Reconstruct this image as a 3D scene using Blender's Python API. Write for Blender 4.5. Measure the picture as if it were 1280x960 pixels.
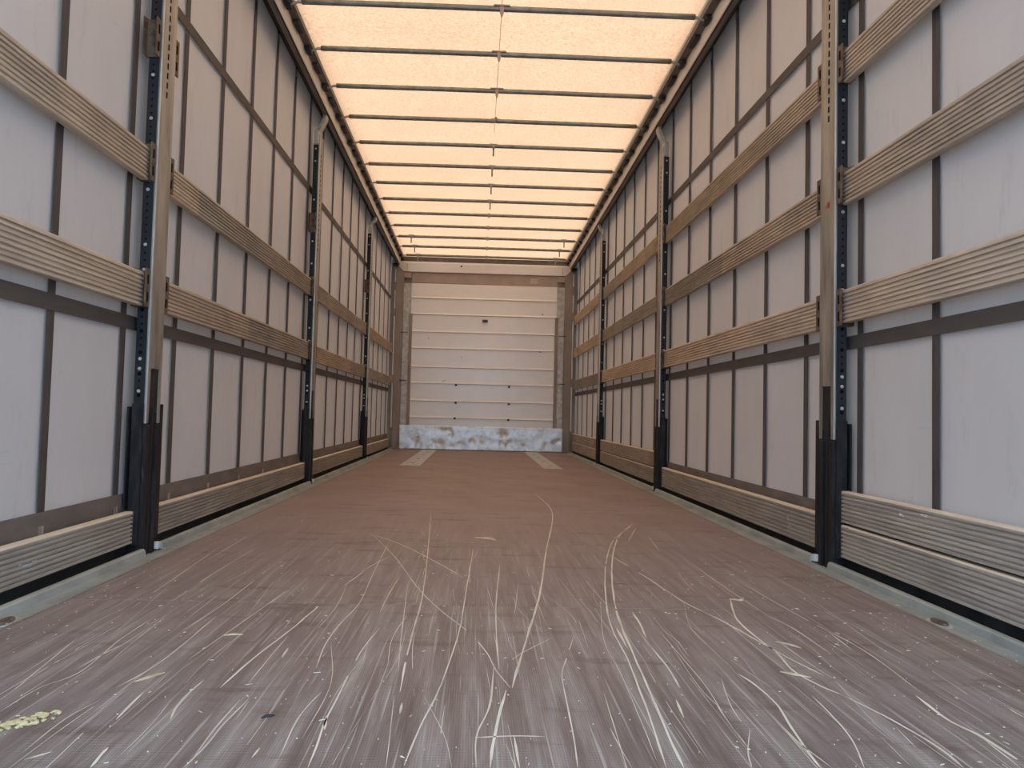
import bpy, bmesh, math, random
from mathutils import Vector, Matrix, noise

random.seed(7)
for o in list(bpy.data.objects):
    bpy.data.objects.remove(o)
scene = bpy.context.scene
COL = scene.collection

# ------------------------------------------------------------------ camera
cam_data = bpy.data.cameras.new('camera')
cam = bpy.data.objects.new('camera', cam_data)
COL.objects.link(cam)
RIGHT = Vector((0.99900264, -0.03743537, 0.02433742))
UP = Vector((-0.02632779, -0.05362805, 0.99821384))
FWD = Vector((0.03606334, 0.99785902, 0.05456015))
m = Matrix((RIGHT, UP, -FWD)).transposed().to_4x4()
m.translation = Vector((-0.0637, 0.0, 0.5263))
cam.matrix_world = m
cam_data.sensor_fit = 'HORIZONTAL'
cam_data.sensor_width = 36.0
cam_data.lens = 36.0 * 1180.0 / 1280.0
cam_data.shift_x = -(640.39 - 640.0) / 1280.0
cam_data.shift_y = -(480.0 - 452.77) / 1280.0
cam_data.clip_start = 0.02
cam_data.clip_end = 500
scene.camera = cam

# ------------------------------------------------------------------ sky, sun, exposure
world = bpy.data.worlds.new('sky')
scene.world = world
world.use_nodes = True
bg = world.node_tree.nodes['Background']
bg.inputs['Color'].default_value = (0.50, 0.74, 1.0, 1)      # clear blue sky
bg.inputs['Strength'].default_value = 3.45
sun_data = bpy.data.lights.new('sun', 'SUN')
sun_data.energy = 5.0
sun_data.angle = math.radians(0.6)
sun_data.color = (1.0, 0.94, 0.86)
sun = bpy.data.objects.new('sun', sun_data)
COL.objects.link(sun)
sun.location = (0, 20, 20)
sun.rotation_euler = (math.radians(-32), math.radians(10), 0)   # high, from beyond the front of the trailer
vs = scene.view_settings
vs.view_transform = 'Standard'
vs.look = 'None'
vs.exposure = 0.24
scene.cycles.max_bounces = 14
scene.cycles.diffuse_bounces = 10
vs.gamma = 1.0
vs.use_curve_mapping = False

# ------------------------------------------------------------------ materials
def new_mat(name, rough=0.6, metal=0.0, spec=0.5):
    mt = bpy.data.materials.new(name)
    mt.use_nodes = True
    nt = mt.node_tree
    b = nt.nodes['Principled BSDF']
    b.inputs['Roughness'].default_value = rough
    b.inputs['Metallic'].default_value = metal
    b.inputs['Specular IOR Level'].default_value = spec
    return mt, nt, b

def nd(nt, typ, **kw):
    n = nt.nodes.new(typ)
    for k, v in kw.items():
        setattr(n, k, v)
    return n

def noise_fac(nt, scale, stretch=(1, 1, 1), detail=4, rough=0.6, coord='Object', offset_random=False):
    tc = nd(nt, 'ShaderNodeTexCoord')
    mp = nd(nt, 'ShaderNodeMapping')
    mp.inputs['Scale'].default_value = stretch
    src = tc.outputs[coord]
    if offset_random:
        oi = nd(nt, 'ShaderNodeObjectInfo')
        mul = nd(nt, 'ShaderNodeMath', operation='MULTIPLY')
        mul.inputs[1].default_value = 37.0
        nt.links.new(oi.outputs['Random'], mul.inputs[0])
        add = nd(nt, 'ShaderNodeVectorMath', operation='ADD')
        nt.links.new(src, add.inputs[0])
        nt.links.new(mul.outputs[0], add.inputs[1])
        src = add.outputs[0]
    nt.links.new(src, mp.inputs['Vector'])
    n = nd(nt, 'ShaderNodeTexNoise')
    n.inputs['Scale'].default_value = scale
    n.inputs['Detail'].default_value = detail
    n.inputs['Roughness'].default_value = rough
    nt.links.new(mp.outputs[0], n.inputs['Vector'])
    return n.outputs['Fac']

def ramp(nt, fac, stops):
    r = nd(nt, 'ShaderNodeValToRGB')
    e = r.color_ramp.elements
    while len(e) < len(stops):
        e.new(0.5)
    for i, (p, c) in enumerate(stops):
        e[i].position = p
        e[i].color = (c[0], c[1], c[2], 1) if not isinstance(c, (int, float)) else (c, c, c, 1)
    nt.links.new(fac, r.inputs[0])
    return r.outputs[0]

def mix(nt, fac, a, b, blend='MIX'):
    n = nd(nt, 'ShaderNodeMix', data_type='RGBA', blend_type=blend)
    if isinstance(fac, (int, float)):
        n.inputs[0].default_value = fac
    else:
        nt.links.new(fac, n.inputs[0])
    for i, v in ((6, a), (7, b)):
        if isinstance(v, tuple):
            n.inputs[i].default_value = (v[0], v[1], v[2], 1)
        else:
            nt.links.new(v, n.inputs[i])
    return n.outputs[2]

def bump(nt, b, fac, strength=0.3, dist=0.002):
    n = nd(nt, 'ShaderNodeBump')
    n.inputs['Strength'].default_value = strength
    n.inputs['Distance'].default_value = dist
    nt.links.new(fac, n.inputs['Height'])
    nt.links.new(n.outputs[0], b.inputs['Normal'])

def simple(name, c1, c2, scale=20, stretch=(1, 1, 1), rough=0.6, metal=0.0, lo=0.35, hi=0.65, bs=0.0, spec=0.5, rnd=False):
    mt, nt, b = new_mat(name, rough, metal, spec)
    f = noise_fac(nt, scale, stretch, offset_random=rnd)
    nt.links.new(ramp(nt, f, [(lo, c1), (hi, c2)]), b.inputs['Base Color'])
    if bs:
        bump(nt, b, f, bs)
    return mt

M = {}

def build_floor_mat():
    mt, nt, b = new_mat('floor_plywood', 0.55, 0, 0.35)
    # film-faced plywood: red brown, worn grey in long streaks, more so towards the rear
    st = noise_fac(nt, 26, (1, 0.05, 1), 6, 0.7, 'Object', True)
    big = noise_fac(nt, 1.8, (1, 0.5, 1), 4, 0.6)
    geo = nd(nt, 'ShaderNodeNewGeometry')
    sep = nd(nt, 'ShaderNodeSeparateXYZ')
    nt.links.new(geo.outputs['Position'], sep.inputs[0])
    mr = nd(nt, 'ShaderNodeMapRange')
    mr.inputs['From Min'].default_value = 5.2
    mr.inputs['From Max'].default_value = 1.2
    nt.links.new(sep.outputs['Y'], mr.inputs['Value'])
    base = ramp(nt, big, [(0.3, (0.300, 0.220, 0.200)), (0.5, (0.348, 0.260, 0.238)), (0.72, (0.39, 0.298, 0.275))])
    worn = ramp(nt, st, [(0.30, (0.100, 0.074, 0.064)), (0.46, (0.205, 0.162, 0.143)), (0.58, (0.300, 0.258, 0.232)), (0.74, (0.46, 0.42, 0.38))])
    wearn = nd(nt, 'ShaderNodeMath', operation='MULTIPLY')
    nt.links.new(mr.outputs[0], wearn.inputs[0])
    wearn.inputs[1].default_value = 0.92
    col = mix(nt, wearn.outputs[0], base, worn)
    # faint dark tyre scuffs
    sc = noise_fac(nt, 3.2, (1, 2.6, 1), 5, 0.65)
    scm = ramp(nt, sc, [(0.56, 0.0), (0.68, 0.7)])
    col = mix(nt, scm, col, (0.15, 0.10, 0.085))
    # thin hairline scratches running fore and aft
    h = noise_fac(nt, 130, (1, 0.012, 1), 2, 0.5)
    hm = ramp(nt, h, [(0.60, 0.0), (0.68, 0.6)])
    hm2 = nd(nt, 'ShaderNodeMath', operation='MULTIPLY')
    nt.links.new(hm, hm2.inputs[0]); nt.links.new(mr.outputs[0], hm2.inputs[1])
    col = mix(nt, hm2.outputs[0], col, (0.58, 0.53, 0.47))
    # pressed mesh pattern of the anti-slip film
    tc = nd(nt, 'ShaderNodeTexCoord')
    w1 = nd(nt, 'ShaderNodeTexWave', wave_type='BANDS', bands_direction='X')
    w1.inputs['Scale'].default_value = 70
    w2 = nd(nt, 'ShaderNodeTexWave', wave_type='BANDS', bands_direction='Y')
    w2.inputs['Scale'].default_value = 45
    nt.links.new(tc.outputs['Object'], w1.inputs['Vector']); nt.links.new(tc.outputs['Object'], w2.inputs['Vector'])
    mx = nd(nt, 'ShaderNodeMath', operation='MULTIPLY')
    nt.links.new(w1.outputs['Fac'], mx.inputs[0]); nt.links.new(w2.outputs['Fac'], mx.inputs[1])
    mesh = nd(nt, 'ShaderNodeMapRange'); mesh.inputs['To Min'].default_value = 0.84; mesh.inputs['To Max'].default_value = 1.24
    nt.links.new(mx.outputs[0], mesh.inputs['Value'])
    col = mix(nt, 1.0, col, mesh.outputs[0], 'MULTIPLY')
    nt.links.new(col, b.inputs['Base Color'])
    bump(nt, b, mx.outputs[0], 0.25, 0.001)
    return mt
M['floor'] = build_floor_mat()

def build_curtain_mat():
    mt, nt, b = new_mat('curtain_pvc', 0.55, 0, 0.3)
    f = noise_fac(nt, 2.2, (1, 1, 0.5), 5, 0.6)
    col = ramp(nt, f, [(0.3, (0.555, 0.55, 0.562)), (0.7, (0.62, 0.615, 0.628))])
    d = noise_fac(nt, 9, (1, 0.9, 0.25), 6, 0.75)
    dm = ramp(nt, d, [(0.58, 0.0), (0.74, 0.34)])
    col = mix(nt, dm, col, (0.33, 0.30, 0.285))
    l = noise_fac(nt, 30, (1, 0.08, 2.0), 3, 0.6)
    lm = ramp(nt, l, [(0.70, 0.0), (0.78, 0.35)])
    col = mix(nt, lm, col, (0.36, 0.335, 0.325))
    nt.links.new(col, b.inputs['Base Color'])
    w = noise_fac(nt, 350, (1, 1, 1), 2)
    bump(nt, b, w, 0.15, 0.0006)
    # the coated cloth lets a little daylight through
    tr = nd(nt, 'ShaderNodeBsdfTranslucent')
    tr.inputs['Color'].default_value = (0.80, 0.55, 0.42, 1)
    ms = nd(nt, 'ShaderNodeMixShader')
    ms.inputs[0].default_value = 0.035
    nt.links.new(b.outputs[0], ms.inputs[1]); nt.links.new(tr.outputs[0], ms.inputs[2])
    nt.links.new(ms.outputs[0], nt.nodes['Material Output'].inputs['Surface'])
    return mt
M['curtain'] = build_curtain_mat()
M['strap'] = simple('webbing_strap', (0.062, 0.052, 0.047), (0.092, 0.078, 0.071), 14, (1, 3, 0.5), 0.75)
M['band'] = simple('webbing_band', (0.075, 0.064, 0.058), (0.105, 0.090, 0.082), 10, (1, 0.3, 2), 0.75)
M['hem'] = simple('curtain_hem', (0.14, 0.119, 0.104), (0.20, 0.172, 0.152), 7, (1, 0.6, 2), 0.7)

def build_wood(name, tones, grey):
    mt, nt, b = new_mat(name, 0.75, 0, 0.25)
    g = noise_fac(nt, 34, (3, 0.06, 3), 6, 0.65, 'Object', True)
    col = ramp(nt, g, [(0.28, tones[0]), (0.5, tones[1]), (0.72, tones[2])])
    p = noise_fac(nt, 3.0, (1, 0.7, 2), 5, 0.7, 'Object', True)
    pm = ramp(nt, p, [(0.42, 0.0), (0.68, 0.75)])
    col = mix(nt, pm, col, grey)
    oi = nd(nt, 'ShaderNodeObjectInfo')
    mr = nd(nt, 'ShaderNodeMapRange'); mr.inputs['To Min'].default_value = 0.86; mr.inputs['To Max'].default_value = 1.12
    nt.links.new(oi.outputs['Random'], mr.inputs['Value'])
    col = mix(nt, 1.0, col, mr.outputs[0], 'MULTIPLY')
    nt.links.new(col, b.inputs['Base Color'])
    bump(nt, b, g, 0.4, 0.0015)
    return mt
M['wood'] = build_wood('slat_wood', [(0.38, 0.300, 0.220), (0.60, 0.495, 0.385), (0.74, 0.635, 0.515)], (0.38, 0.32, 0.255))
M['wood_grey'] = build_wood('slat_wood_weathered', [(0.26, 0.230, 0.195), (0.43, 0.385, 0.33), (0.57, 0.52, 0.45)], (0.30, 0.265, 0.23))
M['wood_top_lit'] = simple('slat_top_lit_wood', (0.66, 0.55, 0.42), (0.80, 0.70, 0.55), 30, (2, 0.1, 2), 0.8, rnd=True)  # pale wood, with the light on the top face painted in

M['galv'] = simple('galvanised_steel', (0.215, 0.20, 0.172), (0.43, 0.395, 0.335), 7, (1, 2, 0.4), 0.48, 0.35, bs=0.05, rnd=True)
M['galv_rail'] = simple('galvanised_side_rail', (0.27, 0.30, 0.285), (0.42, 0.45, 0.425), 8, (2, 0.5, 1), 0.55, 0.15, bs=0.05)
M['bright'] = simple('bright_steel', (0.55, 0.56, 0.56), (0.70, 0.71, 0.70), 12, rough=0.35, metal=0.6)
M['bracket'] = simple('cast_bracket', (0.36, 0.37, 0.36), (0.52, 0.53, 0.51), 18, rough=0.45, metal=0.5, bs=0.2)
M['black'] = simple('black_painted_steel', (0.010, 0.012, 0.016), (0.024, 0.026, 0.031), 12, (1, 1, 0.3), 0.55, spec=0.3)

def build_scuffed():
    mt, nt, b = new_mat('scuffed_black_steel', 0.6, 0, 0.25)
    f = noise_fac(nt, 26, (1, 1.5, 0.25), 6, 0.75, 'Object', True)
    col = ramp(nt, f, [(0.45, (0.012, 0.012, 0.014)), (0.62, (0.030, 0.028, 0.028)), (0.72, (0.13, 0.12, 0.11)), (0.8, (0.26, 0.25, 0.23))])
    nt.links.new(col, b.inputs['Base Color'])
    return mt
M['scuffed'] = build_scuffed()
M['hole_shade'] = simple('painted_hole_shade', (0.004, 0.004, 0.005), (0.006, 0.006, 0.007), 5, rough=0.9, spec=0.1)  # near-black colour imitating the shade inside openings
M['rust'] = simple('rusty_pocket_steel', (0.085, 0.055, 0.036), (0.20, 0.150, 0.105), 30, (1, 1, 1), 0.7, 0.2, bs=0.2)
M['dark_rail'] = simple('dark_brown_aluminium', (0.095, 0.08, 0.07), (0.15, 0.128, 0.112), 10, (1, 0.2, 1), 0.5)
M['pale_rail'] = simple('pale_painted_rail', (0.82, 0.77, 0.70), (0.88, 0.84, 0.77), 7, (1, 0.3, 1), 0.5)
M['bow'] = simple('bow_tube_steel', (0.20, 0.215, 0.20), (0.30, 0.315, 0.295), 14, rough=0.4, metal=0.5)
M['white_panel'] = simple('white_panel', (0.91, 0.91, 0.91), (0.95, 0.95, 0.95), 3, (1, 1, 2), 0.22)
M['white_panel_scuffed'] = simple('white_panel_scuffed', (0.89, 0.91, 0.905), (0.95, 0.945, 0.945), 4, (1, 1, 2), 0.2)
M['taupe'] = simple('taupe_painted_steel', (0.27, 0.23, 0.195), (0.35, 0.30, 0.255), 5, (1, 1, 0.5), 0.55)
M['taupe_band'] = simple('taupe_band', (0.40, 0.315, 0.28), (0.46, 0.37, 0.33), 5, rough=0.55)
M['alu'] = simple('aluminium_beam', (0.78, 0.78, 0.78), (0.86, 0.86, 0.86), 6, (0.3, 1, 1), 0.45, 0.1)

def build_spangle(name, a, c, d, metal=0.08):
    mt, nt, b = new_mat(name, 0.34, metal)
    v = nd(nt, 'ShaderNodeTexVoronoi'); v.inputs['Scale'].default_value = 26
    tc = nd(nt, 'ShaderNodeTexCoord'); nt.links.new(tc.outputs['Object'], v.inputs['Vector'])
    sp = nd(nt, 'ShaderNodeSeparateColor'); nt.links.new(v.outputs['Color'], sp.inputs[0])
    f = noise_fac(nt, 14, (1, 1, 1), 6, 0.7)
    mx = nd(nt, 'ShaderNodeMath', operation='ADD')
    s1 = nd(nt, 'ShaderNodeMath', operation='MULTIPLY'); s1.inputs[1].default_value = 0.35
    nt.links.new(sp.outputs[0], s1.inputs[0]); nt.links.new(s1.outputs[0], mx.inputs[0])
    s2 = nd(nt, 'ShaderNodeMath', operation='MULTIPLY'); s2.inputs[1].default_value = 0.75
    nt.links.new(f, s2.inputs[0]); nt.links.new(s2.outputs[0], mx.inputs[1])
    nt.links.new(ramp(nt, mx.outputs[0], [(0.3, a), (0.55, c), (0.8, d)]), b.inputs['Base Color'])
    bump(nt, b, f, 0.25, 0.004)
    return mt
M['spangle'] = build_spangle('spangled_zinc', (0.60, 0.67, 0.72), (0.82, 0.89, 0.94), (0.92, 0.96, 0.98), 0.35)
M['spangle_dull'] = build_spangle('dull_zinc', (0.38, 0.365, 0.34), (0.50, 0.48, 0.455), (0.62, 0.60, 0.57))
M['wear_plate'] = build_spangle('worn_floor_plate', (0.40, 0.375, 0.34), (0.54, 0.51, 0.465), (0.66, 0.62, 0.57))
M['bolt'] = simple('dark_bolt', (0.03, 0.03, 0.03), (0.06, 0.055, 0.05), 30, rough=0.5)
M['white_bolt'] = simple('white_plastic', (0.68, 0.69, 0.68), (0.78, 0.79, 0.78), 20, rough=0.5)
M['sticker'] = simple('paper_sticker', (0.55, 0.45, 0.38), (0.62, 0.52, 0.45), 40, rough=0.6)
M['scratch'] = simple('bared_pale_wood', (0.60, 0.53, 0.43), (0.80, 0.725, 0.60), 22, (1, 0.2, 1), 0.8)
M['flake'] = simple('pale_wood_flake', (0.62, 0.54, 0.41), (0.80, 0.73, 0.60), 12, rough=0.8)
M['splinter'] = simple('fresh_wood_splinter', (0.50, 0.37, 0.22), (0.66, 0.52, 0.34), 25, rough=0.8)
M['crumb'] = simple('yellow_wood_crumb', (0.55, 0.45, 0.22), (0.72, 0.62, 0.36), 25, rough=0.8)
M['dark_bit'] = simple('dark_rubber_bit', (0.02, 0.02, 0.02), (0.05, 0.045, 0.04), 25, rough=0.8)
M['red_mark'] = simple('red_marker', (0.40, 0.03, 0.02), (0.50, 0.06, 0.04), 25, rough=0.7)
M['blue_chalk'] = simple('blue_grey_chalk', (0.34, 0.38, 0.42), (0.48, 0.52, 0.56), 40, rough=0.8)
M['paint_chip'] = simple('white_paint_chip', (0.66, 0.65, 0.63), (0.78, 0.77, 0.75), 40, rough=0.7)
M['bare_wood'] = simple('torn_bare_wood', (0.36, 0.30, 0.23), (0.48, 0.41, 0.33), 40, rough=0.8)
M['chassis'] = simple('dark_chassis', (0.012, 0.012, 0.013), (0.03, 0.03, 0.031), 8, rough=0.7)
M['ground'] = simple('yard_concrete', (0.26, 0.255, 0.245), (0.34, 0.335, 0.32), 1.5, rough=0.9)

def build_roof():
    mt = bpy.data.materials.new('roof_tarpaulin')
    mt.use_nodes = True
    nt = mt.node_tree
    nt.nodes.remove(nt.nodes['Principled BSDF'])
    out = nt.nodes['Material Output']
    tr = nd(nt, 'ShaderNodeBsdfTranslucent')
    df = nd(nt, 'ShaderNodeBsdfDiffuse')
    ms = nd(nt, 'ShaderNodeMixShader')
    ms.inputs[0].default_value = 0.50
    f = noise_fac(nt, 55, (1, 1.3, 1), 3, 0.8)
    g = noise_fac(nt, 1.6, (1, 1, 1), 4, 0.6)
    col = ramp(nt, f, [(0.3, ROOF_A), (0.7, ROOF_B)])
    g2 = ramp(nt, g, [(0.3, (0.97, 0.91, 0.88)), (0.7, (1.0, 1.0, 1.0))])
    col = mix(nt, 1.0, col, g2, 'MULTIPLY')
    w = noise_fac(nt, 5, (0.4, 3, 1), 5, 0.7)
    wm = ramp(nt, w, [(0.69, 0.0), (0.78, 0.18)])
    col = mix(nt, wm, col, (0.36, 0.21, 0.13))
    nt.links.new(col, tr.inputs['Color'])
    df.inputs['Color'].default_value = (0.86, 0.80, 0.73, 1)
    nt.links.new(tr.outputs[0], ms.inputs[1]); nt.links.new(df.outputs[0], ms.inputs[2])
    nt.links.new(ms.outputs[0], out.inputs['Surface'])
    return mt
ROOF_A = (0.36, 0.190, 0.098)
ROOF_B = (0.76, 0.435, 0.242)
M['roof'] = build_roof()

# ------------------------------------------------------------------ mesh helpers
def box(bm, x0, x1, y0, y1, z0, z1, mi=0):
    if x0 > x1: x0, x1 = x1, x0
    if y0 > y1: y0, y1 = y1, y0
    if z0 > z1: z0, z1 = z1, z0
    v = [bm.verts.new(p) for p in ((x0, y0, z0), (x1, y0, z0), (x1, y1, z0), (x0, y1, z0), (x0, y0, z1), (x1, y0, z1), (x1, y1, z1), (x0, y1, z1))]
    for q in ((0, 3, 2, 1), (4, 5, 6, 7), (0, 1, 5, 4), (1, 2, 6, 5), (2, 3, 7, 6), (3, 0, 4, 7)):
        f = bm.faces.new([v[i] for i in q]); f.material_index = mi
    return v

def extrude_y(bm, pts, y0, y1, dz0=0.0, dz1=0.0, mi=0, mi_fn=None):
    """closed (x, z) outline pulled along y; dz lets the two ends sit at different heights"""
    a = [bm.verts.new((p[0], y0, p[1] + dz0)) for p in pts]
    b = [bm.verts.new((p[0], y1, p[1] + dz1)) for p in pts]
    n = len(pts)
    for i in range(n):
        f = bm.faces.new((a[i], a[(i + 1) % n], b[(i + 1) % n], b[i]))
        f.material_index = mi_fn(i) if mi_fn else mi
    bm.faces.new(a[::-1]).material_index = mi
    bm.faces.new(b).material_index = mi

def extrude_axis(bm, pts, axis, a0, a1):
    """closed outline pulled along x or z. axis 'x': pts are (y, z); axis 'z': pts are (x, y)"""
    mk = (lambda p, t: (t, p[0], p[1])) if axis == 'x' else (lambda p, t: (p[0], p[1], t))
    a = [bm.verts.new(mk(p, a0)) for p in pts]
    b = [bm.verts.new(mk(p, a1)) for p in pts]
    n = len(pts)
    for i in range(n):
        bm.faces.new((a[i], a[(i + 1) % n], b[(i + 1) % n], b[i]))
    bm.faces.new(a[::-1]); bm.faces.new(b)

def tube(bm, path, r, n=8, cap=True):
    path = [Vector(p) for p in path]
    rings = []
    for i, p in enumerate(path):
        d = (path[min(i + 1, len(path) - 1)] - path[max(i - 1, 0)]).normalized()
        ref = Vector((0, 0, 1)) if abs(d.z) < 0.9 else Vector((1, 0, 0))
        s = d.cross(ref).normalized(); t = s.cross(d)
        rr = r[i] if isinstance(r, (list, tuple)) else r
        rings.append([bm.verts.new(p + s * rr * math.cos(2 * math.pi * k / n) + t * rr * math.sin(2 * math.pi * k / n)) for k in range(n)])
    for a, b in zip(rings, rings[1:]):
        for k in range(n):
            bm.faces.new((a[k], a[(k + 1) % n], b[(k + 1) % n], b[k]))
    if cap:
        bm.faces.new(rings[0][::-1]); bm.faces.new(rings[-1])

def disc(bm, c, axis, r, h, n=10):
    c = Vector(c); d = Vector(axis)
    tube(bm, [c, c + d * h * 0.6, c + d * h], [r, r, r * 0.72], n)

def obj(name, bm, mat, parent=None, loc=(0, 0, 0), smooth=False, bevel=0.0):
    if bevel:
        bmesh.ops.bevel(bm, geom=list(bm.edges), offset=bevel, segments=1, affect='EDGES', clamp_overlap=True)
    bmesh.ops.recalc_face_normals(bm, faces=list(bm.faces))
    me = bpy.data.meshes.new(name)
    bm.to_mesh(me); bm.free()
    for mm in (mat if isinstance(mat, (list, tuple)) else [mat]):
        me.materials.append(M[mm])
    if smooth:
        for p in me.polygons: p.use_smooth = True
    o = bpy.data.objects.new(name, me)
    COL.objects.link(o)
    o.location = loc
    if parent: o.parent = parent
    return o

def copy_obj(src, parent=None, loc=None, name=None):
    o = src.copy()
    COL.objects.link(o)
    if parent: o.parent = parent
    if loc is not None: o.location = loc
    return o

def empty(name, loc):
    o = bpy.data.objects.new(name, None)
    o.empty_display_size = 0.1
    COL.objects.link(o)
    o.location = loc
    return o

def tag(o, label, cat, group=None):
    o['label'] = label; o['category'] = cat
    if group: o['group'] = group
    return o

def struct(o, label=None):
    o['kind'] = 'structure'
    if label: o['label'] = label
    return o

def B():
    return bmesh.new()

# ------------------------------------------------------------------ main dimensions (metres)
Y_REAR = 0.10
Y_FRONT = 13.215
POST_Y = (3.41, 6.73, 10.10)
FLOOR_X = 1.145
FACE = 1.24          # inner face of the side posts
SLAT = 1.262         # inner face of the slats
CURT = 1.31          # side curtain
ROOF0, ROOF_S = 2.829, 0.013
def roof_z(y): return ROOF0 - ROOF_S * y

# ================================================================== SETTING
ground = B(); 
bmesh.ops.create_grid(ground, x_segments=2, y_segments=2, size=120)
struct(obj('ground', ground, 'ground', loc=(0, 0, -1.25)), 'pale concrete yard around the trailer')

# ---- floor: chassis deck with plywood sheets
bm = B(); box(bm, -1.235, 1.235, Y_REAR, 13.34, -0.20, -0.021)
floor = struct(obj('floor', bm, 'chassis'), 'trailer deck of brown film-faced plywood sheets')
seams = [2.614 + 1.2435 * k for k in range(-2, 9)]
edges = [Y_REAR] + [s for s in seams if s > Y_REAR + 0.05] + [Y_FRONT - 0.002]
for a, b in zip(edges, edges[1:]):
    bm = B(); box(bm, -FLOOR_X, FLOOR_X, 0.0012, b - a - 0.0012, -0.02, 0.0)
    obj('plywood_sheet', bm, 'floor', floor, (0, a, 0), bevel=0.0006)
# long steel wear plates let into the front end of the deck
for x0, x1 in ((-0.802, -0.602), (0.605, 0.785)):
    bm = B(); box(bm, x0, x1, 9.24, 13.14, -0.005, 0.0025)
    o = obj('wear_plate', bm, 'wear_plate', floor, bevel=0.001)
    o['label'] = 'flat grey metal strip on the floor'
    for yy in (9.7, 10.6, 11.5, 12.4):
        bm = B(); disc(bm, ((x0 + x1) / 2, yy, 0.0024), (0, 0, 1), 0.022, 0.002)
        obj('plate_screw', bm, 'bolt', o)

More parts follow.
